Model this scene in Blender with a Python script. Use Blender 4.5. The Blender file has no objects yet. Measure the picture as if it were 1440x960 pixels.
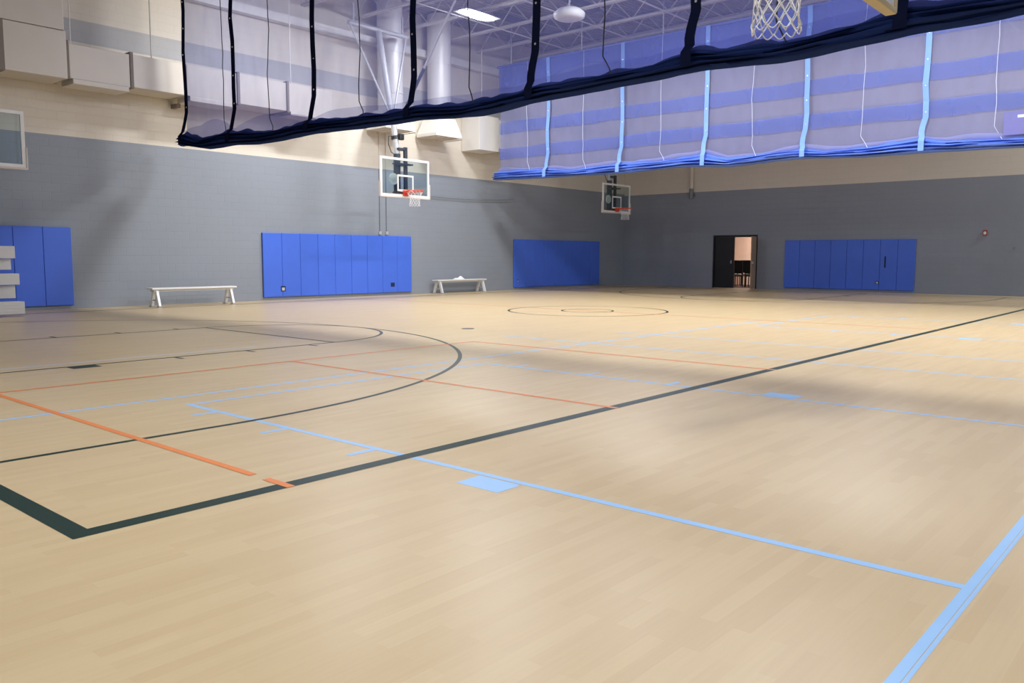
import bpy, bmesh, math, random
from mathutils import Vector, Matrix
random.seed(7)
S = bpy.context.scene
COL = S.collection
R = math.radians
PI = math.pi

# ------------------------------------------------------------------ camera, world, exposure
CAM_H = 1.222
def setup_camera():
    f, pi, ya, ro = 1168.44, R(5.8198), R(40.9714), R(0.1535)
    fw = Vector((-math.sin(ya)*math.cos(pi), math.cos(ya)*math.cos(pi), -math.sin(pi)))
    r = Vector((math.cos(ya), math.sin(ya), 0)); u = r.cross(fw)
    r2 = r*math.cos(ro)+u*math.sin(ro); u2 = -r*math.sin(ro)+u*math.cos(ro)
    cd = bpy.data.cameras.new('camera'); cam = bpy.data.objects.new('camera', cd); COL.objects.link(cam)
    m = Matrix.Identity(4)
    for i in range(3):
        m[i][0] = r2[i]; m[i][1] = u2[i]; m[i][2] = -fw[i]
    m[2][3] = CAM_H
    cam.matrix_world = m
    cd.sensor_width = 36; cd.lens = 36*f/1440; cd.clip_start = 0.05; cd.clip_end = 200
    S.camera = cam
setup_camera()
w = bpy.data.worlds.new('world'); S.world = w; w.use_nodes = True
w.node_tree.nodes['Background'].inputs[0].default_value = (0.5, 0.55, 0.6, 1)
w.node_tree.nodes['Background'].inputs[1].default_value = 0.05
S.view_settings.view_transform = 'Standard'; S.view_settings.look = 'None'
S.view_settings.gamma = 1; S.view_settings.use_curve_mapping = False
S.view_settings.exposure = 0.0
LAMP = 226.0                      # radiance of a lit fixture in the middle bay
LAMP_COL = (.96, .97, 1.0, 1)
NEAR_LAMP = 232.0                 # the two lit fixtures above the camera's bay
FAR_FILL = 280.0                   # unseen light added to brighten the right of the far bay
ROOM_LAMP = 60.0                   # lamp of the room behind the far door

# room: camera stands at x=0,y=0
XA, XR, YN, YB, ZC = -20.3, 2.2, -1.6, 30.8, 8.9

# ------------------------------------------------------------------ materials
def lin(c):
    return tuple(((v/255)/12.92 if v/255 <= .04045 else ((v/255+.055)/1.055)**2.4) for v in c)
class NT:
    def __init__(s, name):
        s.m = bpy.data.materials.new(name); s.m.use_nodes = True
        s.t = s.m.node_tree; s.b = s.t.nodes['Principled BSDF']; s.out = s.t.nodes['Material Output']
    def n(s, typ, **kw):
        x = s.t.nodes.new(typ)
        for k, v in kw.items(): setattr(x, k, v)
        return x
    def l(s, a, b): s.t.links.new(a, b)
    def math(s, op, a, b=None, clamp=False):
        x = s.n('ShaderNodeMath', operation=op); x.use_clamp = clamp
        for i, v in enumerate((a, b)):
            if v is None: continue
            if isinstance(v, (int, float)): x.inputs[i].default_value = v
            else: s.l(v, x.inputs[i])
        return x.outputs[0]
    def mix(s, f, a, b, blend='MIX'):
        x = s.n('ShaderNodeMix', data_type='RGBA', blend_type=blend)
        for i, v in ((0, f), (6, a), (7, b)):
            if isinstance(v, (int, float)): x.inputs[i].default_value = v
            elif isinstance(v, tuple): x.inputs[i].default_value = (*v[:3], 1)
            else: s.l(v, x.inputs[i])
        return x.outputs[2]
MATS = {}
def plain(name, c, rough=.5, metal=0.0, spec=.5, var=.06, scale=6, bump=0.0):
    if name in MATS: return MATS[name]
    k = NT(name); tc = k.n('ShaderNodeTexCoord')
    nz = k.n('ShaderNodeTexNoise'); nz.inputs['Scale'].default_value = scale; nz.inputs['Detail'].default_value = 4
    k.l(tc.outputs['Object'], nz.inputs['Vector'])
    a = tuple(v*(1-var) for v in c); b = tuple(min(1, v*(1+var)) for v in c)
    k.l(k.mix(nz.outputs['Fac'], a, b), k.b.inputs['Base Color'])
    k.b.inputs['Roughness'].default_value = rough; k.b.inputs['Metallic'].default_value = metal
    k.b.inputs['Specular IOR Level'].default_value = spec
    if bump:
        bp = k.n('ShaderNodeBump'); bp.inputs['Strength'].default_value = bump; bp.inputs['Distance'].default_value = .01
        k.l(nz.outputs['Fac'], bp.inputs['Height']); k.l(bp.outputs['Normal'], k.b.inputs['Normal'])
    MATS[name] = k.m
    return k.m
def emit(name, c, s):
    k = NT(name); e = k.n('ShaderNodeEmission'); e.inputs[0].default_value = (*c[:3], 1); e.inputs[1].default_value = s
    k.l(e.outputs[0], k.out.inputs[0]); return k.m
def glass_mat():
    k = NT('backboard_glass')
    tr = k.n('ShaderNodeBsdfTransparent'); tr.inputs[0].default_value = (.82, .88, .88, 1)
    gl = k.n('ShaderNodeBsdfGlossy'); gl.inputs['Roughness'].default_value = .03
    mx = k.n('ShaderNodeMixShader'); mx.inputs[0].default_value = .05; k.l(tr.outputs[0], mx.inputs[1]); k.l(gl.outputs[0], mx.inputs[2])
    k.l(mx.outputs[0], k.out.inputs[0]); return k.m
def mesh_mat(name, c, trans, cover):
    """open woven netting: part transparent, part lit thread"""
    k = NT(name); tc = k.n('ShaderNodeTexCoord')
    wv = k.n('ShaderNodeTexNoise'); wv.inputs['Scale'].default_value = 1.0; wv.inputs['Detail'].default_value = 3
    mp = k.n('ShaderNodeMapping'); mp.inputs['Scale'].default_value = (3.2, 3.2, 1.1)
    k.l(tc.outputs['Object'], mp.inputs[0]); k.l(mp.outputs[0], wv.inputs['Vector'])
    d = k.n('ShaderNodeBsdfDiffuse'); d.inputs[0].default_value = (*c, 1)
    tl = k.n('ShaderNodeBsdfTranslucent'); tl.inputs[0].default_value = (*c, 1)
    m1 = k.n('ShaderNodeMixShader'); m1.inputs[0].default_value = .35
    k.l(d.outputs[0], m1.inputs[1]); k.l(tl.outputs[0], m1.inputs[2])
    tr = k.n('ShaderNodeBsdfTransparent'); tr.inputs[0].default_value = (*trans, 1)
    fac = k.math('ADD', k.math('MULTIPLY', k.math('SUBTRACT', wv.outputs['Fac'], .5), .16), cover, clamp=True)
    mx = k.n('ShaderNodeMixShader'); k.l(fac, mx.inputs[0]); k.l(tr.outputs[0], mx.inputs[1]); k.l(m1.outputs[0], mx.inputs[2])
    k.l(mx.outputs[0], k.out.inputs[0]); return k.m
def block_wall(name, along, zsplit, stripe=None):
    """painted concrete block: grey below, cream above, optional grey stripe"""
    k = NT(name); g = k.n('ShaderNodeNewGeometry'); sp = k.n('ShaderNodeSeparateXYZ'); k.l(g.outputs['Position'], sp.inputs[0])
    cb = k.n('ShaderNodeCombineXYZ'); k.l(sp.outputs[along], cb.inputs[0]); k.l(sp.outputs[2], cb.inputs[1])
    br = k.n('ShaderNodeTexBrick'); k.l(cb.outputs[0], br.inputs['Vector'])
    br.inputs['Scale'].default_value = 1; br.inputs['Brick Width'].default_value = .406; br.inputs['Row Height'].default_value = .203
    br.inputs['Mortar Size'].default_value = .006; br.inputs['Mortar Smooth'].default_value = .6
    br.inputs['Color1'].default_value = (.97, .97, .97, 1); br.inputs['Color2'].default_value = (1, 1, 1, 1); br.inputs['Mortar'].default_value = (.86, .86, .86, 1)
    f = k.math('GREATER_THAN', sp.outputs[2], zsplit)
    if stripe:
        a = k.math('GREATER_THAN', sp.outputs[2], stripe[0]); b = k.math('LESS_THAN', sp.outputs[2], stripe[1])
        f = k.math('SUBTRACT', f, k.math('MULTIPLY', a, b))
    col = k.mix(f, (.278, .31, .36), (.73, .675, .58))
    if stripe: col = k.mix(k.math('MULTIPLY', a, b), col, (.47, .465, .465))
    nz = k.n('ShaderNodeTexNoise'); nz.inputs['Scale'].default_value = 1.3; nz.inputs['Detail'].default_value = 5; k.l(g.outputs['Position'], nz.inputs['Vector'])
    col = k.mix(.22, col, k.mix(nz.outputs['Fac'], (.8, .8, .8), (1, 1, 1)), 'MULTIPLY')
    col = k.mix(.5, col, br.outputs['Color'], 'MULTIPLY')
    k.l(col, k.b.inputs['Base Color'])
    n2 = k.n('ShaderNodeTexNoise'); n2.inputs['Scale'].default_value = 60; k.l(g.outputs['Position'], n2.inputs['Vector'])
    h = k.math('ADD', k.math('MULTIPLY', br.outputs['Fac'], -1.0), k.math('MULTIPLY', n2.outputs['Fac'], .25))
    bp = k.n('ShaderNodeBump'); bp.inputs['Strength'].default_value = .4; bp.inputs['Distance'].default_value = .008
    k.l(h, bp.inputs['Height']); k.l(bp.outputs['Normal'], k.b.inputs['Normal'])
    k.b.inputs['Roughness'].default_value = .55
    return k.m
FLOOR_ROUGH = .35
def floor_mat():
    k = NT('sports_floor'); g = k.n('ShaderNodeNewGeometry'); sp = k.n('ShaderNodeSeparateXYZ'); k.l(g.outputs['Position'], sp.inputs[0])
    cb = k.n('ShaderNodeCombineXYZ'); k.l(sp.outputs[1], cb.inputs[0]); k.l(sp.outputs[0], cb.inputs[1])
    br = k.n('ShaderNodeTexBrick', offset=.37, offset_frequency=2); k.l(cb.outputs[0], br.inputs['Vector'])
    br.inputs['Scale'].default_value = 1; br.inputs['Brick Width'].default_value = .62; br.inputs['Row Height'].default_value = .062
    br.inputs['Mortar Size'].default_value = 0.0; br.inputs['Bias'].default_value = 0
    br.inputs['Color1'].default_value = (0, 0, 0, 1); br.inputs['Color2'].default_value = (1, 1, 1, 1)
    ramp = k.n('ShaderNodeValToRGB'); e = ramp.color_ramp.elements
    e[0].position = 0; e[0].color = (.610, .458, .258, 1); e[1].position = 1; e[1].color = (.655, .508, .296, 1)
    k.l(br.outputs['Color'], ramp.inputs[0])
    mp = k.n('ShaderNodeMapping'); mp.inputs['Scale'].default_value = (55, 2.2, 1); k.l(g.outputs['Position'], mp.inputs[0])
    nz = k.n('ShaderNodeTexNoise'); nz.inputs['Scale'].default_value = 1; nz.inputs['Detail'].default_value = 5; k.l(mp.outputs[0], nz.inputs['Vector'])
    col = k.mix(.42, ramp.outputs[0], k.mix(nz.outputs['Fac'], (.72, .70, .66), (1.0, 1.0, 1.0)), 'MULTIPLY')
    n3 = k.n('ShaderNodeTexNoise'); n3.inputs['Scale'].default_value = .5; k.l(g.outputs['Position'], n3.inputs['Vector'])
    col = k.mix(.15, col, k.mix(n3.outputs['Fac'], (.8, .8, .8), (1, 1, 1)), 'MULTIPLY')
    k.l(col, k.b.inputs['Base Color'])
    rg = k.n('ShaderNodeMapRange'); rg.inputs[3].default_value = FLOOR_ROUGH-.05; rg.inputs[4].default_value = FLOOR_ROUGH+.06
    k.l(nz.outputs['Fac'], rg.inputs[0]); k.l(rg.outputs[0], k.b.inputs['Roughness'])
    k.b.inputs['Specular IOR Level'].default_value = .5
    return k.m
def deck_mat():
    k = NT('ceiling_deck'); g = k.n('ShaderNodeNewGeometry'); sp = k.n('ShaderNodeSeparateXYZ'); k.l(g.outputs['Position'], sp.inputs[0])
    s = k.math('SINE', k.math('MULTIPLY', sp.outputs[0], 2*PI/.15))
    bp = k.n('ShaderNodeBump'); bp.inputs['Strength'].default_value = .9; bp.inputs['Distance'].default_value = .04
    k.l(s, bp.inputs['Height']); k.l(bp.outputs['Normal'], k.b.inputs['Normal'])
    nz = k.n('ShaderNodeTexNoise'); nz.inputs['Scale'].default_value = .8; k.l(g.outputs['Position'], nz.inputs['Vector'])
    k.l(k.mix(nz.outputs['Fac'], (.40, .38, .365), (.48, .46, .44)), k.b.inputs['Base Color'])
    k.b.inputs['Roughness'].default_value = .7
    return k.m

WHITE = plain('white_paint', (.78, .77, .74), .4)
ALU = plain('brushed_aluminium', (.84, .84, .84), .4, .15, var=.04, scale=20)
BLEACH = plain('bleacher_aluminium', (.66, .65, .63), .5, .2, var=.04, scale=20)
DUCT = plain('painted_duct_metal', (.66, .61, .54), .42, .1, var=.05, scale=2)
DUCTW = plain('white_duct_metal', (.76, .74, .70), .45, .1, var=.04, scale=2)
SEAM = plain('duct_flange', (.22, .19, .16), .6)
PADBLUE = plain('blue_pad_vinyl', (.065, .165, .74), .38, spec=.5, var=.05, scale=3)
PADEDGE = plain('pad_seam_dark', (.008, .014, .06), .7)
OUTLET = plain('outlet_plate', (.55, .56, .58), .4)
DARK = plain('black_metal', (.018, .02, .024), .45)
STEEL = plain('grey_painted_steel', (.50, .50, .50), .4, .2)
MASTDARK = plain('dark_steel', (.07, .085, .10), .4, .4)
FRAMEW = plain('backboard_white', (.80, .80, .79), .4)
PADWHITE = plain('pale_edge_padding', (.62, .56, .52), .6)
PADTAN = plain('tan_edge_padding', (.56, .46, .28), .7, spec=.2)
RIMO = plain('orange_rim', (.75, .075, .022), .4)
NET = plain('net_cord', (.80, .80, .80), .8)
GREEN = plain('court_green', (.007, .030, .023), .40, spec=.3, var=.08)
ORANGE = plain('court_orange', (.76, .235, .066), .40, spec=.35, var=.06)
SKY = plain('court_light_blue', (.33, .56, .86), .36, var=.05)
MASK = plain('court_wood_gap', (.63, .48, .30), .3, var=.05)
CURT_SHADED = plain('shaded_curtain_vinyl', (.015, .028, .105), .6, spec=0.0, var=.15, scale=4)  # darker copy of the blue vinyl, shade of the unlit side in the colour
CURT_BLUE = plain('royal_curtain_vinyl', (.095, .19, .66), .45, spec=.4, var=.12, scale=4)
WEB_SHADED = plain('shaded_webbing', (.008, .011, .034), .7, spec=0.0)  # blue webbing darkened to stand for its unlit side
WEB_BLUE = plain('sky_webbing', (.20, .36, .80), .7, spec=.2)
CORD = plain('dark_cord', (.01, .011, .02), .8)
CORDW = plain('pale_cord', (.62, .68, .85), .7)
GROM = plain('grommet_metal', (.75, .75, .75), .3, .6)
MESH_SHADED = mesh_mat('shaded_netting', (.12, .135, .39), (.87, .895, .985), .47)  # thread colour darkened, this curtain shows its unlit side
MESH_THIN = mesh_mat('shaded_netting_fold', (.12, .135, .39), (.9, .91, .985), .26)
MESH_BLUE = mesh_mat('royal_netting', (.34, .365, .66), (.95, .95, .98), .62)
MESH_BAND = mesh_mat('royal_netting_band', (.19, .27, .78), (.92, .94, .99), .42)
CONDUIT = plain('painted_conduit', (.20, .22, .25), .5)
CREAM = plain('cream_pipe', (.66, .60, .51), .5)
GLASS = glass_mat()

# ------------------------------------------------------------------ helpers
def link(name, me, mat, parent=None, loc=None, smooth=False):
    o = bpy.data.objects.new(name, me); COL.objects.link(o)
    for m in (mat if isinstance(mat, (list, tuple)) else [mat]):
        if me.materials.find(m.name) < 0: me.materials.append(m)
    if parent: o.parent = parent
    if loc: o.location = loc
    if smooth:
        for p in me.polygons: p.use_smooth = True
    return o
class MB:
    def __init__(s): s.b = bmesh.new()
    def box(s, x0, x1, y0, y1, z0, z1, bev=0.0):
        vs = [s.b.verts.new((x, y, z)) for x in (x0, x1) for y in (y0, y1) for z in (z0, z1)]
        fs = [(0, 1, 3, 2), (4, 6, 7, 5), (0, 4, 5, 1), (2, 3, 7, 6), (0, 2, 6, 4), (1, 5, 7, 3)]
        F = [s.b.faces.new([vs[i] for i in f]) for f in fs]
        if bev:
            es = list({e for f in F for e in f.edges})
            bmesh.ops.bevel(s.b, geom=es, offset=bev, segments=2, affect='EDGES', profile=.5)
        return s
    def hexa(s, pts):
        vs = [s.b.verts.new(p) for p in pts]     # bottom 4 (ccw), top 4
        for f in ((3, 2, 1, 0), (4, 5, 6, 7), (0, 1, 5, 4), (1, 2, 6, 5), (2, 3, 7, 6), (3, 0, 4, 7)):
            s.b.faces.new([vs[i] for i in f])
        return s
    def bar(s, p0, p1, w, h, up=(0, 0, 1)):
        p0, p1 = Vector(p0), Vector(p1); d = (p1-p0).normalized(); u = Vector(up)
        if abs(d.dot(u)) > .95: u = Vector((0, 1, 0))
        a = d.cross(u).normalized()*w/2; c = a.cross(d).normalized()*h/2
        return s.hexa([p0-a-c, p0+a-c, p0+a+c, p0-a+c, p1-a-c, p1+a-c, p1+a+c, p1-a+c])
    def tube(s, pts, r, n=10, closed=False):
        pts = [Vector(p) for p in pts]; N = len(pts); rings = []
        ref = None
        for i, p in enumerate(pts):
            if closed: d = (pts[(i+1) % N]-pts[i-1]).normalized()
            else: d = (pts[min(i+1, N-1)]-pts[max(i-1, 0)]).normalized()
            if ref is None:
                ref = Vector((0, 0, 1)) if abs(d.z) < .9 else Vector((1, 0, 0))
            a = (ref-d*ref.dot(d)).normalized(); ref = a; b = d.cross(a)
            rr = r[i] if isinstance(r, (list, tuple)) else r
            rings.append([s.b.verts.new(p+(a*math.cos(2*PI*k/n)+b*math.sin(2*PI*k/n))*rr) for k in range(n)])
        for i in range(N if closed else N-1):
            A, B = rings[i], rings[(i+1) % N]
            for k in range(n): s.b.faces.new([A[k], A[(k+1) % n], B[(k+1) % n], B[k]])
        if not closed:
            s.b.faces.new(rings[0][::-1]); s.b.faces.new(rings[-1])
        return s
    def ring(s, cx, cy, r0, r1, a0, a1, z0, z1, n=96):
        """flat annular strip with thickness"""
        full = abs(a1-a0-2*PI) < 1e-6; m = n if full else n+1; V = []
        for i in range(m):
            a = a0+(a1-a0)*i/n; c, q = math.cos(a), math.sin(a)
            V.append([s.b.verts.new((cx+r*c, cy+r*q, z)) for r, z in ((r0, z0), (r1, z0), (r1, z1), (r0, z1))])
        for i in range(n):
            A, B = V[i], V[(i+1) % m]
            for k in range(4): s.b.faces.new([A[k], B[k], B[(k+1) % 4], A[(k+1) % 4]])
        if not full:
            s.b.faces.new(V[0]); s.b.faces.new(V[-1][::-1])
        return s
    def grid(s, P):
        V = [[s.b.verts.new(p) for p in row] for row in P]
        for i in range(len(V)-1):
            for j in range(len(V[0])-1):
                s.b.faces.new([V[i][j], V[i+1][j], V[i+1][j+1], V[i][j+1]])
        return s
    def done(s, name, mat, parent=None, loc=None, smooth=False, normals=True):
        if normals: bmesh.ops.recalc_face_normals(s.b, faces=s.b.faces[:])
        me = bpy.data.meshes.new(name); s.b.to_mesh(me); s.b.free()
        return link(name, me, mat, parent, loc, smooth)
def thing(name, label, cat, loc=(0, 0, 0), rz=0, group=None):
    o = bpy.data.objects.new(name, None); COL.objects.link(o); o.location = loc; o.rotation_euler = (0, 0, rz)
    o.empty_display_size = .2
    return tag(o, label, cat, group)
def tag(o, label, cat, group=None):
    o['label'] = label; o['category'] = cat
    if group: o['group'] = group
    return o
def struct(o): o['kind'] = 'structure'; return o
def lab(o, t): o['label'] = t; return o
def dup(root, loc, rz, label, group=None):
    r = root.copy(); COL.objects.link(r); r.location = loc; r.rotation_euler = (0, 0, rz); r['label'] = label
    if group: r['group'] = group
    for ch in list(root.children):
        c = ch.copy(); COL.objects.link(c); c.parent = r
        for g in list(ch.children):
            d = g.copy(); COL.objects.link(d); d.parent = c
    return r
def interp(tab, x):
    if x <= tab[0][0]: return tab[0][1]
    for (a, u), (b, v) in zip(tab, tab[1:]):
        if x <= b:
            t = (x-a)/(b-a); return u+(v-u)*t
    return tab[-1][1]
def noise1(x, seed=0.0):
    return (math.sin(x*1.7+seed)+math.sin(x*3.1+seed*2.3+1.1)*.6+math.sin(x*5.9+seed*1.7+2.2)*.35)/1.95

# ------------------------------------------------------------------ shell
DX0, DX1, DZ = -16.0, -14.12, 2.10     # doorway in the far wall
T = .25
floor = struct(MB().box(XA-T, XR+T, YN-T, YB+T, -.15, 0).done('floor', floor_mat()))
floor['label'] = 'pale wood-look sports floor with painted court lines'
wallA_m = block_wall('wall_left_paint', 1, 3.925, (6.06, 6.56)); wallB_m = block_wall('wall_far_paint', 0, 3.86, (6.06, 6.56))
struct(MB().box(XA-T, XA, YN-T, YB+T, 0, ZC).done('wall_left', wallA_m))
b = MB(); b.box(XA, DX0, YB, YB+T, 0, ZC); b.box(DX1, XR, YB, YB+T, 0, ZC); b.box(DX0, DX1, YB, YB+T, DZ, ZC)
struct(b.done('wall_far', wallB_m))
struct(MB().box(XR, XR+T, YN-T, YB+T, 0, ZC).done('wall_right', block_wall('wall_right_paint', 1, 20)))
struct(MB().box(XA, XR, YN-T, YN, 0, ZC).done('wall_near', block_wall('wall_near_paint', 0, 20)))
ceil = struct(MB().box(XA-T, XR+T, YN-T, YB+T, ZC, ZC+.2).done('ceiling', deck_mat()))
struct(MB().box(XA, XA+.24, YN, YB, 7.56, 7.78).done('trim_1', DUCTW))

# ------------------------------------------------------------------ ceiling joists (parts of the ceiling)
JZ0, JZ1 = 8.22, 8.84
def joist(y):
    m = MB()
    for z in (JZ0, JZ1):
        for s in (-1, 1):
            m.box(XA, XR, y+s*.045-.032, y+s*.045+.032, z-.028, z+.028)
    x = XA+.1; k = 0; step = .62
    while x+step < XR:
        a, c = (JZ0, JZ1) if k % 2 == 0 else (JZ1, JZ0)
        m.tube([(x, y, a), (x+step, y, c)], .022, 5); x += step; k += 1
    m.done('joist', STEELP, ceil)
STEELP = plain('joist_paint', (.66, .64, .61), .6)
y = YN+.6
JY = [19.72-1.78*k for k in range(12)]+[21.5, 23.28, 25.06, 26.84, 28.6, 30.3]
for y in JY:
    if YN+.2 < y < YB-.2: joist(y)
for x in (-17.6, -15.2, -12.8, -10.4, -8.0, -5.6, -3.2):
    m = MB()
    m.tube([(x, 9, JZ0-.03), (x, YB, JZ0-.03)], .02, 5); m.tube([(x, 9, JZ1-.05), (x, YB, JZ1-.05)], .02, 5)
    ys = sorted(v for v in JY if v > 9)
    for a, c in zip(ys, ys[1:]):
        m.tube([(x, a, JZ0), (x, c, JZ1-.05)], .018, 5)
    m.done('bridging', STEELP, ceil)
for (x, y, l) in ((-17.6, 20.6, 2.2), (-15.0, 20.3, 1.6), (-12.6, 20.5, 2.4), (-9.4, 19.2, 2.0)):
    lab(MB().box(x-.12, x+.12, y-l/2, y+l/2, JZ0+.30, JZ0+.44).done('cable_tray', plain('dark_tray', (.16, .16, .2), .6), ceil), 'dark cable tray')

# ------------------------------------------------------------------ court markings (parts of the floor)
ZL = [0]
def strip(name, x0, x1, y0, y1, mat, h=.0012, label=None):
    x0, x1 = sorted((x0, x1)); y0, y1 = sorted((y0, y1)); ZL[0] += 1; h = h*.7+(ZL[0] % 7)*.00003
    o = MB().grid([[(x0, y0, h), (x0, y1, h)], [(x1, y0, h), (x1, y1, h)]]).done(name, mat, floor, normals=False)
    o.data.flip_normals()
    if label: o['label'] = label
    return o
def arc(name, cx, cy, r, a0, a1, mat, h=.0012, wd=.05, label=None):
    n = 160; h *= .7
    o = MB().grid([[(cx+q*math.cos(a0+(a1-a0)*i/n), cy+q*math.sin(a0+(a1-a0)*i/n), h) for i in range(n+1)] for q in (r, r-wd)]).done(name, mat, floor, normals=False)
    o.data.flip_normals()
    if label: o['label'] = label
    return o
FT = .3048
# light blue cross courts
X0 = -.69
bl = 'light blue court line'
strip('baseline', X0, X0+.037, YN+.1, 28, SKY, .0010, bl); strip('baseline', X0+.0395, X0+.0545, YN+.1, 28, SKY, .0010, bl)
for yk in (3.343, 14.10):
    yf = yk+12*FT
    strip('key_line', X0-19*FT, X0, yk, yk+.05, SKY, .0010, bl)
    strip('key_line', X0-19*FT, X0, yf-.05, yf, SKY, .0010, bl)
    strip('free_throw_line', X0-19*FT, X0-19*FT+.05, yk, yf, SKY, .0010, bl)
    for d in (11, 14.17, 17.33):
        strip('lane_mark', X0-d*FT-.05, X0-d*FT, yk-.20, yk, SKY, .0010, bl)
        strip('lane_mark', X0-d*FT-.05, X0-d*FT, yf, yf+.20, SKY, .0010, bl)
    strip('lane_block', X0-8*FT, X0-7*FT, yk-.205, yk-.012, SKY, .0010, 'light blue lane block')
    strip('lane_block', X0-8*FT, X0-7*FT, yf+.006, yf+.205, SKY, .0010, 'light blue lane block')
strip('sideline', -6.90, -6.85, YN+.1, 15.2, SKY, .0008, bl)
strip('sideline', -10.02, -9.93, YN+.1, 6.2, plain('court_pale_grey', (.56, .55, .53), .36), .0008, 'pale grey court line')
strip('court_line', -8.6, 1.6, 9.62, 9.67, SKY, .0008, bl)
strip('court_line', -7.6, 1.6, 11.35, 11.40, SKY, .0008, bl)
# dark green main court
XS, YE, YF, XM = -3.72, 1.39, 29.55, -11.46
gl = 'dark green court line'
strip('sideline', XS-.10, XS, YE, YF, GREEN, .0018, gl); strip('sideline', -19.2, -19.1, YE, YF, GREEN, .0018, gl)
strip('baseline', -19.1, XS-.10, YE, YE+.10, GREEN, .0018, gl); strip('baseline', -19.1, XS-.10, YF-.1, YF, GREEN, .0018, gl)
YI, YFI = YE+.10, YF-.10
for (yb, s, xm) in ((YI, 1, XM), (YFI, -1, -11.3)):
    yft = yb+s*19*FT; rt = 19.75*FT; yc = yb+s*5.25*FT
    for q in (-1, 1):
        xk = xm+q*6*FT
        strip('key_line', xk, xk-q*.05, yb, yft, GREEN, .0018, gl)
        strip('three_point_line', xm+q*rt, xm+q*(rt-.05), yb, yc, GREEN, .0018, gl)
        strip('lane_block', xk, xk+q*.20, yb+s*7*FT, yb+s*8*FT, GREEN, .0018, 'dark green lane block')
        for d in (11, 14.17, 17.33):
            strip('lane_mark', xk, xk+q*.20, yb+s*d*FT, yb+s*(d*FT+.05), GREEN, .0018, gl)
    strip('free_throw_line', xm-6*FT, xm+6*FT, yft, yft-s*.05, GREEN, .0022, gl)
    a = (0, PI) if s > 0 else (PI, 2*PI)
    arc('free_throw_circle', xm, yft, 6*FT, *a, GREEN, .0020, label=gl)
    arc('three_point_arc', xm, yc, rt, *a, GREEN, .0018, label=gl)
arc('center_circle', -11.15, 15.47, 6*FT, 0, 2*PI, GREEN, .0018, label=gl)
arc('center_circle', -11.15, 15.47, 2*FT, 0, 2*PI, GREEN, .0018, label=gl)
# orange court
orr = 'orange court line'
strip('court_line', -8.30, -4.09, 2.47, 2.52, ORANGE, .0026, orr)
strip('court_line', -3.96, -3.72, 2.47, 2.52, ORANGE, .0026, orr)
strip('court_line', -8.30, -3.72, 5.57, 5.62, ORANGE, .0026, orr)
strip('court_line', -8.30, -3.72, 8.65, 8.70, ORANGE, .0026, orr)
strip('court_line', -8.30, -8.25, 2.47, 8.70, ORANGE, .0024, orr)
strip('court_line', -3.82, -3.72, 13.05, 13.10, ORANGE, .0026, orr)
strip('half_court_line', -19.1, -3.72, 15.45, 15.49, ORANGE, .0026, orr)
tag(MB().tube([(-9.83, 10.17, 0), (-9.83, 10.17, .004)], .11, 20).done('floor_plate', plain('plate_dark', (.09, .08, .08), .4, .4)),
    'small round dark floor plate beyond the three point arc', 'floor plate')

# ------------------------------------------------------------------ lamps
def lens_mesh():
    m = MB(); P = []
    L, W = .68, .25
    for i in range(17):
        t = -1+2*i/16; hw = W*max(.02, (1-abs(t)**2.2)); row = []
        for j in range(9):
            q = -1+2*j/8
            row.append((hw*q, L*t, -.075*(1-q*q)*max(0, 1-t*t)))
        P.append(row)
    return m.grid(P)
LENS = emit('lit_lamp_lens', LAMP_COL, LAMP); LENSN = emit('lit_near_lamp_lens', LAMP_COL, NEAR_LAMP); LENSF = emit('far_fill_lens', (.88, .94, 1.0, 1), FAR_FILL)
def lamp(x, y, z, lens, label):
    t = thing('ceiling_light', label, 'ceiling light', (x, y, z), 0, 'long high bay ceiling lights')
    m = MB(); m.hexa([(-.27, -.70, .012), (.27, -.70, .012), (.27, .70, .012), (-.27, .70, .012), (-.12, -.55, .10), (.12, -.55, .10), (.12, .55, .10), (-.12, .55, .10)])
    m.done('housing', WHITE, t)
    lens_mesh().done('lens', lens, t, normals=False)
    for q in (-.45, .45):
        MB().tube([(0, q, .09), (0, q, JZ0-.02-z)], .008, 6).done('hanger', STEEL, t)
    return t
n = 0
for (x, yy) in ((-16.7, 17.7), (-11.2, 17.7), (-5.7, 17.7), (-.3, 17.7), (-16.7, 13.0), (-11.2, 13.0), (-5.7, 13.0), (-.3, 13.0),
                (-5.7, 2.5), (-.3, 2.5)):
    lamp(x, yy, 8.0, LENSN if yy < 9 else LENS, 'lit white pointed-oval ceiling light seen through the dark curtain netting' if n == 0 else
         'lit white ceiling light hung above the top edge of the photo')
    n += 1
lamp(-1.4, 29.9, 8.0, LENSF, 'added unseen light brightening the right end of the far wall')
t = thing('ceiling_light', 'unlit round white ceiling light dish under the joists, right of the lit one', 'ceiling light', (-13.75, 18.1, 7.45))
m = MB(); pr = [(.0, .0), (.30, .0), (.40, .05), (.42, .16), (.30, .26), (.10, .32), (0, .32)]
m.grid([[(r*math.cos(2*PI*k/28), r*math.sin(2*PI*k/28), z) for k in range(29)] for r, z in pr]).done('dish', WHITE, t, smooth=True)
MB().tube([(0, 0, .30), (0, 0, JZ0-7.45)], .02, 8).done('hanger', STEEL, t)

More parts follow.
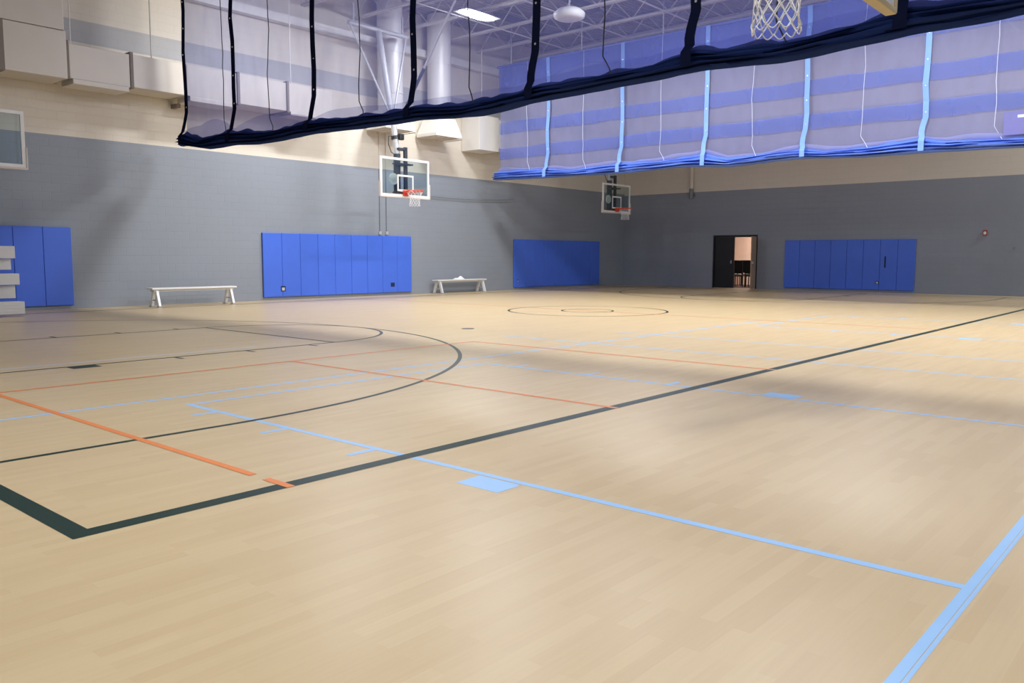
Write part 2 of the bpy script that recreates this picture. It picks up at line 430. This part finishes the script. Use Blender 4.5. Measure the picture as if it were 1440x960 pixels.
# ------------------------------------------------------------------ wall pads
def wall_pad(label, pos, rz, npan, wd=.608, cut=()):
    """local: wall plane x=0, facing +x, runs along +y from 0"""
    t = thing('wall_pad', label, 'wall pad', pos, rz, 'blue wall pads')
    for i in range(npan):
        MB().box(.012, .062, i*wd+.003, (i+1)*wd-.003, .085, 1.865, .012).done('panel', PADBLUE, t)
    MB().box(.001, .012, .004, npan*wd-.004, .09, 1.86).done('backing_board', PADEDGE, t)
    for (yy, z, a, c, mt) in cut:
        if mt == 'slot': lab(MB().box(.060, .066, yy-a/2, yy+a/2, z-c/2, z+c/2, .002).done('cutout', PADEDGE, t), 'dark narrow slot')
        else:
            o = lab(MB().box(.060, .065, yy-a/2, yy+a/2, z-c/2, z+c/2).done('cutout', PADEDGE, t), 'dark square cutout')
            if mt == 'outlet': MB().box(.065, .070, yy-a*.3, yy+a*.3, z-c*.34, z+c*.22, .002).done('outlet_plate', OUTLET, o)
    return t
wall_pad('bright blue padded wall panels behind the white bleacher planks', (XA, 7.87-9*.608, 0), 0, 9)
wall_pad('bright blue padded wall panels under the well lit basketball hoop', (XA, 12.85, 0), 0, 9,
         cut=((.62, .31, .15, .15, 'outlet'), (4.66, .33, .16, .13, 'hole')))
wall_pad('dark blue padded wall panels in shade beside the far corner', (XA, 23.43, 0), 0, 9, cut=((.20, .32, .07, .11, 'outlet'),))
wall_pad('blue padded wall panels on the far wall right of the doorway', (-13.0, YB, 0), -PI/2, 8, .58,
         cut=((3.66, 1.07, .05, .40, 'slot'), (3.42, .35, .12, .10, 'outlet')))

# ------------------------------------------------------------------ benches and what lies on one
def bench(label, loc, L):
    t = thing('bench', label, 'bench', loc, 0, 'low aluminium benches by the left wall')
    MB().box(-.15, .15, -L/2, L/2, .415, .455, .006).done('seat', ALU, t)
    MB().box(-.10, .10, -L/2+.06, L/2-.06, .37, .415).done('seat_rail', BLEACH, t)
    for s in (-1, 1):
        yy = s*(L/2-.14)
        for q in (-1, 1):
            MB().bar((q*.07, yy, .40), (q*.19, yy, .02), .075, .06, (0, 1, 0)).done('leg', ALU, t)
            MB().box(q*.19-.06, q*.19+.06, yy-.045, yy+.045, 0, .025, .004).done('foot', STEEL, t)
        MB().bar((-.14, yy, .16), (.14, yy, .16), .03, .03).done('stretcher', STEEL, t)
    return t
bench('white low bench nearer to the camera, left of the lit blue pads', (-19.55, 10.42, 0), 2.22)
bench('grey low bench between the lit and the shaded blue pads, white towel on it', (-19.98, 20.30, 0), 2.35)
m = MB(); P = []
for i in range(9):
    row = []
    for j in range(11):
        u, v = i/8-.5, j/10-.5
        e = max(0, 1-4*u*u)*max(0, 1-4*v*v)
        row.append((u*.22, v*.42, .457+.11*e**.7*(.65+.35*math.sin(7*v+3*u)+.2*math.sin(13*u-9*v))))
    P.append(row)
m.grid(P)
m.box(-.11, .11, -.21, .21, .4555, .4575)
tag(m.done('towel', plain('white_towel', (.85, .86, .88), .9), None, (-19.98, 20.25, 0)), 'small crumpled white towel lying on the farther bench', 'towel')

# ------------------------------------------------------------------ bleacher at the left edge
t = thing('bleacher', 'small aluminium three-row bleacher in front of the leftmost blue pads', 'bleacher', (-19.0, 0, 0))
Y0 = 1.4
for (x, y1, z0, z1, nm) in ((.60, 6.20, .05, .30, 'toe_board'), (-.0, 6.33, .62, .85, 'seat_board'), (-.12, 6.28, .34, .60, 'riser_board'),
                            (-.60, 6.47, 1.16, 1.42, 'seat_board'), (-.72, 6.42, .92, 1.155, 'riser_board')):
    m = MB(); m.box(x-.04, x, Y0, y1, z0, z1, .006)
    if nm != 'riser_board': m.box(x-.30, x-.0405, Y0, y1-.005, z1-.045, z1-.002, .005)
    for k in range(3):
        z = z0+(z1-z0)*(k+1)/4; m.box(x, x+.004, Y0+.01, y1-.01, z-.006, z+.006)
    m.done(nm, BLEACH, t)
for yy in (1.7, 3.8, 5.7):
    m = MB(); m.bar((.5, yy, .04), (-.95, yy, .04), .05, .05); m.bar((-.95, yy, .04), (-.9, yy, 1.3), .05, .05, (0, 1, 0))
    m.bar((.40, yy, .06), (-.80, yy, 1.15), .05, .05, (0, 1, 0)); m.bar((-.2, yy, .06), (-.2, yy, .70), .05, .05, (0, 1, 0))
    m.box(.26, .53, yy-.03, yy+.03, 0, .06); m.box(-.98, -.90, yy-.03, yy+.03, 0, .06)
    m.done('support_frame', STEEL, t)

# ------------------------------------------------------------------ basketball hoops
def net_mesh(zt, zb, seg=12, rows=6, rad=.004):
    m = MB()
    def rr(u): return .222-.095*math.sin(min(1, u*1.25)*PI/2)+(.022*max(0, u-.55)/.45)
    for s in (0, 1):
        for k in range(seg):
            pts = []
            for i in range(rows*4+1):
                u = i/(rows*4)
                ph = (2*PI/seg)*(k+(1 if s else -1)*(.5*rows*u))
                wob = .012*math.sin(5*ph+7*u)
                zz = zt+(zb-zt)*u+(.012*math.sin(3*ph+k) if u > .7 else 0)
                pts.append(((rr(u)+wob*u)*math.cos(ph), (rr(u)+wob*u)*math.sin(ph), zz))
            m.tube(pts, rad, 5)
    for k in range(seg):                 # loops at the hem
        a = 2*PI/seg*(k+.0); b = 2*PI/seg*(k+1.0)
        pts = []
        for i in range(7):
            v = i/6; ph = a+(b-a)*v
            pts.append((rr(1)*math.cos(ph), rr(1)*math.sin(ph), zb-.035*math.sin(PI*v)))
        m.tube(pts, rad, 5)
    return m
def hoop(label, loc, rz, pad, mastmat, cords=.004):
    """local: glass face in plane x=0 facing +x, centre y=0, z is height above the floor"""
    t = thing('basketball_hoop', label, 'basketball hoop', loc, rz, 'ceiling hung basketball hoops')
    g = MB().box(-.014, 0, -.90, .90, 2.93, 3.96).done('backboard', GLASS, t)
    m = MB()
    for (y0, y1, z0, z1) in ((-.915, .915, 3.905, 3.97), (-.915, .915, 2.90, 2.965), (-.915, -.85, 2.965, 3.905), (.85, .915, 2.965, 3.905)):
        m.box(-.04, .004, y0, y1, z0, z1, .003)
    m.done('frame', FRAMEW, g)
    m = MB()
    for (y0, y1, z0, z1) in ((-.305, .305, 3.46, 3.51), (-.305, .305, 3.05, 3.10), (-.305, -.255, 3.10, 3.46), (.255, .305, 3.10, 3.46)):
        m.box(.0005, .003, y0, y1, z0, z1)
    m.done('target_square', FRAMEW, g)
    m = MB(); m.box(-.055, .022, -.935, .935, 2.862, 2.905, .008)
    for s in (-1, 1):
        y0, y1 = sorted((s*.915, s*.945)); m.box(-.055, .022, y0, y1, 2.87, 3.29, .008)
    m.done('edge_padding', pad, g)
    r = MB(); r.tube([(.381+.2375*math.cos(a), .2375*math.sin(a), 3.05) for a in [2*PI*k/40 for k in range(40)]], .010, 8, True)
    r.box(.004, .024, -.11, .11, 2.925, 3.085, .004); r.box(.02, .15, -.10, .10, 3.025, 3.043, .002)
    for s in (-1, 1):
        r.tube([(.02, s*.09, 2.95), (.24, s*.17, 3.04)], .009, 6)
    for k in range(12):
        a = 2*PI*k/12+.13; r.box(.381+.236*math.cos(a)-.009, .381+.236*math.cos(a)+.009, .236*math.sin(a)-.009, .236*math.sin(a)+.009, 3.012, 3.045)
    rim = lab(r.done('rim', RIMO, t), 'orange steel rim')
    net_mesh(3.02, 2.66, rad=cords).done('net', NET, rim, (.381, 0, 0), smooth=True)
    lab(MB().tube([(-.33, -.02, 2.98), (-.35, 0, 4.12)], .10, 14).done('mast', MASTDARK, t), 'dark lower mast')
    MB().tube([(-.35, 0, 4.121), (-.37, 0, 4.3), (-.48, 0, 4.95)], .085, 14).done('middle_mast', mastmat, t)
    MB().box(-.28, -.20, .17, .27, 2.98, 4.32, .006).done('strut', MASTDARK, t)
    for (z, nm) in ((3.02, 'board_bracket'), (3.82, 'board_bracket'), (4.26, 'board_bracket')):
        m = MB(); m.box(-.42, -.20, -.05, .26, z-.03, z+.03, .004)
        if z < 4: m.box(-.21, -.041, -.30, .34, z-.02, z+.02, .004)
        m.done(nm, MASTDARK, t)
    top = (-1.08, 0, 7.62)
    MB().tube([(-.48, 0, 4.95), (-.56, 0, 5.25), top], .085, 14).done('upper_mast', STEEL, t)
    lab(MB().tube([(-.41, 0, 4.54), (-.425, 0, 4.62)], .115, 14).done('clamp', DARK, t), 'black clamp collar')
    MB().box(-.38, -.24, .03, .20, 4.52, 4.70, .03).done('brake_motor', DARK, t)
    MB().tube([(top[0], -1.08, 7.66), (top[0], 1.08, 7.66)], .065, 12).done('cross_pipe', STEEL, t)
    for s in (-1, 1):
        MB().tube([(-.54, s*.06, 5.2), (top[0], s*1.04, 7.66)], .032, 8).done('side_brace', STEEL, t)
        MB().tube([(top[0], s*.9, 7.66), (top[0], s*.9, JZ0-.02)], .03, 8).done('hanger', STEEL, t)
    MB().tube([(-.30, .05, 5.0), (.75, .05, 6.35)], .045, 8).done('folding_brace', MASTDARK, t)
    MB().tube([(.72, .05, 6.31), (1.95, .05, 7.9), (1.95, .05, JZ0-.02)], .032, 8).done('folding_brace', STEEL, t)
    lab(MB().tube([(-.22, -.26, 3.40), (-.19, -.26, 3.40)], .16, 24).done('counterweight_disc', FRAMEW, t), 'white disc behind the glass')
    MB().tube([(-.225, -.26, 3.40), (-.30, -.06, 3.40)], .02, 8).done('disc_arm', MASTDARK, t)
    MB().tube([(-.40, -.09, 4.62), (-.42, -.24, 4.60), (-.40, -.27, 4.38), (-.36, -.20, 4.16), (-.36, -.08, 4.1)], .012, 6).done('cable_loop', DARK, t)
    return t
h1 = hoop('basketball hoop with white padding over the well lit blue wall pads', (-17.92, 16.02, 0), 0, PADWHITE, STEEL)
dup(h1, (-17.95, 26.72, 0), 0, 'basketball hoop in shade near the far corner of the room')
dup(h1, (-17.78, 5.24, 0), 0, 'cropped basketball backboard at the left edge of the photo')
hoop('close basketball hoop at the top edge, long white net and tan edge padding', (-1.91, 5.17, 0), PI, PADTAN, STEEL)

# ------------------------------------------------------------------ ducts
t = thing('air_duct', 'long stepped sheet metal air duct on brackets high along the left wall', 'air duct', (XA, 0, 0))
def duct_sec(y0, y1, z0, z1, d, lip=None):
    MB().box(.02, d, y0, y1, z0, z1, .012).done('duct_section', DUCT, t)
    if lip: MB().box(.25, d+.03, y0+.05, y1-.05, z0-lip, z0-.001, .01).done('register', DUCT, t)
duct_sec(2.0, 7.62, 5.02, 6.02, .95); duct_sec(2.0, 7.60, 6.035, 7.3, .93)
duct_sec(7.70, 9.02, 5.06, 5.80, .86, .11); duct_sec(9.10, 10.36, 5.08, 5.82, .84); duct_sec(10.40, 11.74, 5.08, 5.82, .84, .12)
duct_sec(11.80, 13.20, 5.08, 5.82, .84); duct_sec(13.26, 14.72, 5.08, 5.82, .84, .09)
for yy in (7.66, 9.06, 11.77, 13.23):
    lab(MB().box(.02, .875, yy-.035, yy+.035, 5.05, 5.86).done('flange', SEAM, t), 'dark flange joint')
MB().box(.0, .18, 6.0, 6.1, 4.9, 5.02).done('bracket', SEAM, t); MB().box(.0, .3, 10.4, 10.5, 4.86, 4.96).done('bracket', SEAM, t)
lab(MB().box(.02, .965, 6.27, 6.40, 5.0, 6.03).done('flange', SEAM, t), 'dark flange joint')
for (yy, x) in ((7.74, .87), (9.55, .82), (13.36, .82)):
    MB().tube([(x, yy, 5.8), (x, yy, JZ0-.02)], .012, 6).done('hanger_rod', DUCTW, t)
def drop_duct(label, y):
    t = thing('air_duct', label, 'air duct', (-19.75, y, 0), 0, 'round drop ducts with square hoods')
    m = MB(); P = [[(.38*math.cos(2*PI*k/32), .38*math.sin(2*PI*k/32), z) for k in range(33)] for z in (5.55, 6.1, 6.12, 6.14, 7.3, 7.32, 7.34, 8.85)]
    m.grid(P).done('round_duct', DUCTW, t, smooth=True)
    for z in (6.12, 7.32):
        MB().ring(0, 0, .375, .395, 0, 2*PI, z-.02, z+.02, 32).done('duct_band', DUCTW, t)
    m = MB(); a, b2 = .45, .58
    m.hexa([(-a, -b2, 5.12), (a, -b2, 5.12), (a, b2, 5.12), (-a, b2, 5.12), (-.36, -.37, 5.62), (.36, -.37, 5.62), (.36, .37, 5.62), (-.36, .37, 5.62)])
    m.box(-a, a, -b2, b2, 5.03, 5.119)
    m.done('hood', DUCTW, t)
    m = MB(); m.box(-a+.05, a-.05, -b2+.05, b2-.05, 5.02, 5.029); 
    for k in range(6): m.box(-a+.05, a-.05, -b2+.12+k*.22, -b2+.15+k*.22, 5.0, 5.02)
    lab(m.done('grille', PADWHITE, t), 'slatted grille under the hood')
drop_duct('round white drop duct partly behind the hoop mast', 17.08)
drop_duct('round white drop duct with flared hood right of the hoop mast', 19.14)
t = thing('air_duct', 'white box duct on the left wall beside the end of the blue curtain', 'air duct', (XA, 20.7, 0))
MB().box(.02, .85, 0, .98, 4.80, 5.95, .012).done('duct_section', DUCTW, t)
MB().box(.04, .82, 1.0, 2.3, 4.93, 5.90, .012).done('duct_section', DUCTW, t)
MB().box(.05, .80, .985, 1.04, 4.86, 5.85).done('flange', PADWHITE, t)
MB().tube([(.5, .5, 5.9), (.5, .5, JZ0-.02)], .015, 6).done('hanger_rod', DUCTW, t)

# ------------------------------------------------------------------ small wall things
for i, (yy, lb) in enumerate(((17.05, 'left one of two thin grey conduits rising from the lit wall pads'), (17.32, 'right one of two thin grey conduits rising from the lit wall pads'))):
    t = thing('conduit', lb, 'conduit', (XA, yy, 0))
    MB().tube([(.02, 0, 1.98), (.02, 0, 3.92)], .013, 8).done('pipe', CONDUIT, t)
    lab(MB().tube([(.02, 0, 3.921), (.02, 0, 5.2)], .013, 8).done('pipe', CREAM, t), 'cream painted upper length')
    MB().box(.001, .05, -.05, .05, 1.90, 2.0, .006).done('junction_box', STEEL, t)
pts = [(XA+.06, 17.6+(23.4-17.6)*k/24, 3.27+.035*k/24-.10*math.sin(PI*min(1, k/24))) for k in range(25)]
tag(MB().tube(pts, .012, 6).done('cable', CONDUIT), 'thin dark cable sagging along the grey wall behind the hoop', 'cable')
t = thing('downpipe', 'thick cream pipe coming down the far wall left of the doorway', 'pipe', (-17.0, YB, 0))
MB().tube([(0, -.10, 4.0), (0, -.10, 8.8)], .085, 14).done('pipe', CREAM, t)
lab(MB().tube([(0, -.10, 3.60), (0, -.10, 4.0)], .09, 14).done('end_cap', CONDUIT, t), 'grey painted lower end')
MB().box(-.13, .13, -.03, -.001, 3.7, 3.76).done('bracket', CONDUIT, t)
t = thing('fire_alarm', 'small red fire alarm strobe high on the grey far wall', 'fire alarm', (-6.28, YB, 2.04))
MB().box(-.065, .065, -.05, -.001, -.085, .085, .008).done('body', plain('alarm_red', (.35, .03, .02), .4), t)
lab(MB().box(-.04, .04, -.075, -.05, -.055, .04, .012).done('strobe_lens', WHITE, t), 'white strobe lens')
tag(MB().box(-5.46, -5.40, YB-.03, YB-.001, 1.5, 1.58, .006).done('wall_switch', CONDUIT), 'tiny grey wall plate at the right edge of the far wall', 'wall switch')

# ------------------------------------------------------------------ doorway and the room behind
PINK = plain('pink_wall_paint', (.80, .58, .47), .7); SHADEF = plain('shaded_carpet', (.10, .058, .05), .9)  # carpet colour darkened for the shade under the chairs
b = MB(); y1 = YB+4.4
b.box(-18.4, -18.3, YB+T, y1, 0, 2.9); b.box(-12.2, -12.1, YB+T, y1, 0, 2.9); b.box(-18.3, -12.2, y1, y1+.1, 0, 2.9)
struct(b.done('wall_back_room', PINK))
struct(MB().box(-18.4, -12.1, YB+T, y1+.1, -.1, .002).done('floor_back_room', SHADEF))
struct(MB().box(-18.4, -12.1, YB+T, y1+.1, 2.9, 3.0).done('ceiling_back_room', WHITE))
struct(MB().box(DX0+.05, DX1-.05, YB-.02, YB+T+.12, .0005, .012).done('floor_lit_strip', plain('lit_threshold', (.62, .42, .36), .7)))  # lighter colour painted in for the lit strip of floor at the doorway
t = thing('ceiling_light', 'ceiling panel light of the pink room behind the doorway', 'ceiling light', (-15.0, YB+3.0, 2.86))
MB().box(-.62, .62, -.32, .32, 0, .04).done('housing', WHITE, t); MB().box(-.6, .6, -.3, .3, -.01, -.001).done('lens', emit('room_lens', (1, .9, .8), ROOM_LAMP), t)
d = bpy.data.objects.new('door_1', None); COL.objects.link(d); d.location = (DX0, YB, 0); struct(d)
DOORB = plain('black_door', (.010, .010, .011), .5)
wd = DX1-DX0
m = MB(); m.box(0, .05, -.02, T, 0, DZ); m.box(wd-.05, wd, -.02, T, 0, DZ); m.box(.05, wd-.05, -.02, T, DZ-.08, DZ); m.done('door_frame', DOORB, d)
lf = MB().box(.052, .90, .03, .075, .01, DZ-.085, .004).done('door_leaf', DOORB, d)
MB().box(.76, .80, .0, .03, .98, 1.10, .005).done('handle', STEEL, lf)
hx, hy, dx, dy = wd-.05, -.03, .25, -.968
o2 = lab(MB().bar((hx+dx*.02, hy+dy*.02, DZ/2-.03), (hx+dx*.88, hy+dy*.88, DZ/2-.03), .045, DZ-.10).done('door_leaf', plain('brown_door', (.34, .24, .16), .5), d), 'brown door leaf swung open into the hall')
MB().box(hx+dx*.8+.03, hx+dx*.8+.07, hy+dy*.8-.04, hy+dy*.8+.04, .98, 1.06, .005).done('handle', STEEL, o2)

CHB = plain('black_chair', (.012, .012, .014), .55); CHL = plain('chair_leg_metal', (.03, .03, .032), .35, .4)
def chair(label, loc, rz):
    t = thing('chair', label, 'chair', loc, rz, 'black chairs in the pink room')
    MB().box(-.23, .23, -.22, .22, .44, .50, .015).done('seat', CHB, t)
    MB().hexa([(-.22, .20, .56), (.22, .20, .56), (.22, .25, .56), (-.22, .25, .56), (-.21, .26, 1.10), (.21, .26, 1.10), (.21, .30, 1.10), (-.21, .30, 1.10)]).done('backrest', CHB, t)
    for sx in (-1, 1):
        for sy in (-1, 1):
            top = (sx*.21, sy*.20, .45) if sy < 0 else (sx*.21, .21, .60)
            MB().tube([(sx*.22, sy*.22, 0), top], .024, 6).done('leg', CHL, t)
    return t
c0 = chair('left front black chair seen through the doorway', (-15.55, YB+1.45, 0), PI+.15)
dup(c0, (-15.0, YB+1.55, 0), PI-.2, 'right front black chair seen through the doorway')
dup(c0, (-16.2, YB+2.35, 0), PI+.1, 'left black chair farther back in the pink room')
for q in range(3): dup(c0, (-16.75+q*.75, YB+3.3, 0), PI+.1*q-.1, ('leftmost', 'middle', 'rightmost')[q]+' black chair of the rear row in the pink room')
dup(c0, (-15.3, YB+2.5, 0), PI, 'right black chair farther back in the pink room')

# ------------------------------------------------------------------ divider curtains
def curtain(label, y, xl, xr, ztop, top_tab, bot_tab, straps, cords, vinyl, net, web, cordm, seed, folds, header, cr=.010, sw=.075):
    t = thing('divider_curtain', label, 'divider curtain', (0, y, 0), 0, 'raised gym divider curtains')
    N = int((xr-xl)/.10); xs = [xl+(xr-xl)*i/N for i in range(N+1)]
    def sway(x, z): return .035*noise1(x*.9+seed, seed)+.03*noise1(x*1.6+z*1.5, seed+2)*min(1, max(0, z-3.9))+.02*noise1(x*2.1, seed+z*.6)*max(0, 1-(z-4)/2.5)
    # netting
    P = []
    for x in xs:
        zb = interp(top_tab, x)-.10; row = []
        for j in range(15):
            z = zb+(ztop-zb)*j/14; row.append((x, sway(x, z), z))
        P.append(row)
    MB().grid(P).done('netting', net, t, smooth=True, normals=False)
    # second layers of netting where the drawn-up curtain overlaps itself
    for (f0, f1, off, fm) in folds:
        P = []
        for x in xs:
            z0 = f0(x); z1 = f1(x); row = []
            for j in range(5):
                z = z0+(z1-z0)*j/4; row.append((x, sway(x, z)+off-.02*math.sin(PI*j/4), z))
            P.append(row)
        MB().grid(P).done('netting_fold', fm, t, smooth=True, normals=False)
    # gathered vinyl roll: accordion folds swept along x
    prof = [(-.02, 1.0), (-.13, .93), (-.19, .84), (-.10, .78), (-.12, .72), (-.24, .64), (-.27, .55), (-.14, .50), (-.15, .44), (-.28, .36), (-.29, .27), (-.16, .23),
            (-.15, .18), (-.23, .12), (-.20, .06), (-.10, .03), (.0, .0), (.08, .08), (.14, .2), (.05, .32), (.13, .48), (.06, .6), (.13, .78), (.05, .95)]
    P = []
    for x in [xl-.20, xl-.10]+xs:
        zt, zb = interp(top_tab, x), interp(bot_tab, x); row = []
        near = min(abs(x-s) for s in straps)
        pinch = 1-.25*math.exp(-(near/.22)**2)
        e = min(1, (x-xl+.2)/.35); e = .75+.25*e
        for k, (py, pz) in enumerate(prof):
            ww = .06*noise1(x*1.3+k*.7, seed+k)
            row.append((x, sway(x, 4)+py*pinch*e*(1+.25*noise1(x*.8, k*1.9+seed)), zb+(zt-zb)*min(1.03, max(-.03, pz+ww*(0 if k in (0, 16) else 1)))))
        row.append(row[0]); P.append(row)
    MB().grid(P).done('gathered_hem', vinyl, t, smooth=True)
    # loose skirt of folded netting and vinyl on top of the roll
    P = []
    for x in xs:
        zt = interp(top_tab, x); row = []
        for j in range(4):
            v = j/3; row.append((x, -.05-.10*v, zt+.02+.07*(1-v)*abs(noise1(x*1.9, seed+3))-.07*v))
        P.append(row)
    MB().grid(P).done('hem_flap', vinyl, t, smooth=True, normals=False)
    # straps with grommets, cords between
    gm = None
    for s in straps:
        m = MB(); P = []
        zb = interp(bot_tab, s)+.03; zt = interp(top_tab, s)
        zs = [zb, zb+.12, zt-.06, zt+.05, zt+.15, zt+.30, zt+.5]+[zt+.5+(ztop-zt-.5)*k/8 for k in range(1, 9)]
        for z in zs:
            if z < zt-.01: yo = -.29; xo = 0
            else:
                q = max(0, 1-(z-zt)/.4); yo = sway(s, z)-.085-.10*q*(z > zt+.0)*q; xo = -.05*math.sin(PI*max(0, min(1, (z-zt)/.45)))
                xo += .02*noise1(z*1.8, s)
            P.append([(s-sw+xo, yo, z), (s+sw+xo, yo, z)])
        P2 = [[(a[0], a[1]-.004, a[2]), (c[0], c[1]-.004, c[2])] for a, c in P]
        m.grid(P); m.grid(P2)
        st = m.done('strap', web, t, normals=False)
        if gm is None:
            gm = MB().tube([(0, -.006, 0), (0, 0, 0)], .018, 10).b
            me = bpy.data.meshes.new('grommet'); gm.to_mesh(me); gm.free(); me.materials.append(GROM); gm = me
        z = zt+.62
        while z < ztop-.2:
            g = bpy.data.objects.new('grommet', gm); COL.objects.link(g); g.parent = st; g.location = (s+.02*noise1(z*1.8, s), sway(s, z)-.091, z); z += .60
    for s in cords:
        zt = interp(top_tab, s); pts = []
        for k in range(15):
            z = zt+.28+(ztop-zt-.28)*k/14; pts.append((s+.025*noise1(z*1.6, s), sway(s, z)-.085, z))
        pts = [(s+.18, -.16, zt-.02), (s+.10, -.10, zt+.10)]+pts
        MB().tube(pts, cr, 6).done('cord', cordm, t)
    # header
    MB().tube([(xl-.1, 0, ztop), (xr+.1, 0, ztop)], .045, 10).done('header_pipe', header, t)
    for k in range(8):
        x = xl+.5+(xr-xl-1)*k/7
        MB().tube([(x, 0, ztop), (x, 0, 8.84)], .02, 6).done('hanger', STEEL, t)
    return t
TOP1 = [(-19.1, 4.12), (-18.42, 3.92), (-17.2, 3.97), (-15.48, 3.81), (-14.1, 3.88), (-12.48, 3.81), (-11.6, 3.78), (-11.08, 3.84), (-10.35, 3.76), (-9.75, 3.72), (-9.18, 3.75), (-8.65, 3.76),
        (-8.26, 3.84), (-7.62, 3.79), (-6.9, 3.81), (-6.27, 3.83), (-5.62, 3.95), (-5.25, 3.88), (-4.62, 3.86), (-4.3, 3.83), (-3.87, 3.86), (-3.43, 3.90), (-2.95, 4.01), (-2.64, 3.95), (-2.2, 3.95), (-1.85, 3.91), (0, 3.90), (2, 3.92)]
BOT1 = [(-19.1, 3.83), (-18.15, 3.68), (-16.9, 3.67), (-16.05, 3.61), (-15.15, 3.62), (-14.01, 3.65), (-11.61, 3.59), (-10.99, 3.60), (-10.14, 3.54), (-9.57, 3.53), (-8.3, 3.59), (-6.41, 3.65), (-5.52, 3.68),
        (-4.47, 3.63), (-3.98, 3.64), (-3.3, 3.67), (-2.93, 3.70), (-2.38, 3.71), (-1.84, 3.74), (2, 3.72)]
TOP2 = [(-19.06, 4.07), (-16.88, 4.04), (-15.97, 3.92), (-14.08, 4.01), (-12.69, 3.98), (-11.36, 4.09), (-10.65, 3.88), (-9.56, 3.94), (-8.56, 3.98), (-7.96, 3.87), (-6.78, 3.91), (-5.80, 3.99), (-5.23, 3.89), (-3.7, 3.82), (0, 3.86), (2, 3.85)]
BOT2 = [(-19.06, 3.80), (-16.97, 3.75), (-15.28, 3.73), (-14.0, 3.71), (-12.07, 3.76), (-10.58, 3.67), (-9.4, 3.72), (-8.56, 3.74), (-7.03, 3.66), (-5.65, 3.66), (-3.69, 3.62), (0, 3.62), (2, 3.64)]
ST1 = [-18.98, -16.9, -14.0, -11.06, -8.3, -5.62, -2.98, -.3]
CO1 = [-17.35, -15.5, -12.55, -9.75, -7.05, -4.5, -1.7]
ST2 = [-16.92, -14.13, -11.33, -8.53, -5.72, -2.92, -.1]
CO2 = [-17.8, -15.54, -12.78, -10.0, -7.14, -4.27, -1.5]
def t1(x): return interp(TOP1, x)
def t2(x): return interp(TOP2, x)
def swag(x):
    for a, c in zip(ST1, ST1[1:]):
        if a <= x <= c: return math.sin(PI*(x-a)/(c-a))**.8
    return 0
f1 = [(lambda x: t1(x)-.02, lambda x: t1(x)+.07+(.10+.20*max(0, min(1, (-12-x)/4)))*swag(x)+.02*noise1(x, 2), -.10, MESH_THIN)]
f2 = [(lambda x: 4.47+.02*noise1(x, 1), lambda x: 4.84+.02*noise1(x, 4), -.03, MESH_BAND),
      (lambda x: 5.31+.02*noise1(x, 6), lambda x: 5.69+.02*noise1(x, 8), -.03, MESH_BAND),
      (lambda x: 6.35+.02*noise1(x, 6), lambda x: 7.48, -.03, MESH_BAND),
      (lambda x: 6.9+.25*noise1(x*.4, 6), lambda x: 7.47, -.06, MESH_BAND),
      (lambda x: t2(x)-.02, lambda x: t2(x)+.10+.06*noise1(x, 9), -.08, MESH_BLUE)]
curtain('net divider curtain drawn up nearest the camera, bunched hem and straps coloured dark as its unlit side', 10.2, -19.08, 2.05, 8.3, TOP1, BOT1, ST1, CO1,
        CURT_SHADED, MESH_SHADED, WEB_SHADED, CORD, 1.3, f1, STEEL)
c2 = curtain('royal blue net divider curtain drawn up farther away, light blue straps and blue hem', 21.3, -19.06, 2.05, 7.52, TOP2, BOT2, ST2, CO2,
        CURT_BLUE, MESH_BLUE, WEB_BLUE, CORDW, 4.1, f2, plain('blue_header', (.1, .15, .45), .5), .006, .064)
pt = lab(MB().box(-4.08, -3.50, -.16, -.155, 3.90, 4.40).done('repair_patch', plain('purple_patch', (.16, .16, .42), .6), c2), 'darker purple fabric patch')
lab(MB().box(-3.82, -3.68, -.163, -.1605, 4.26, 4.32).done('tag', CORDW, pt), 'small pale tag')
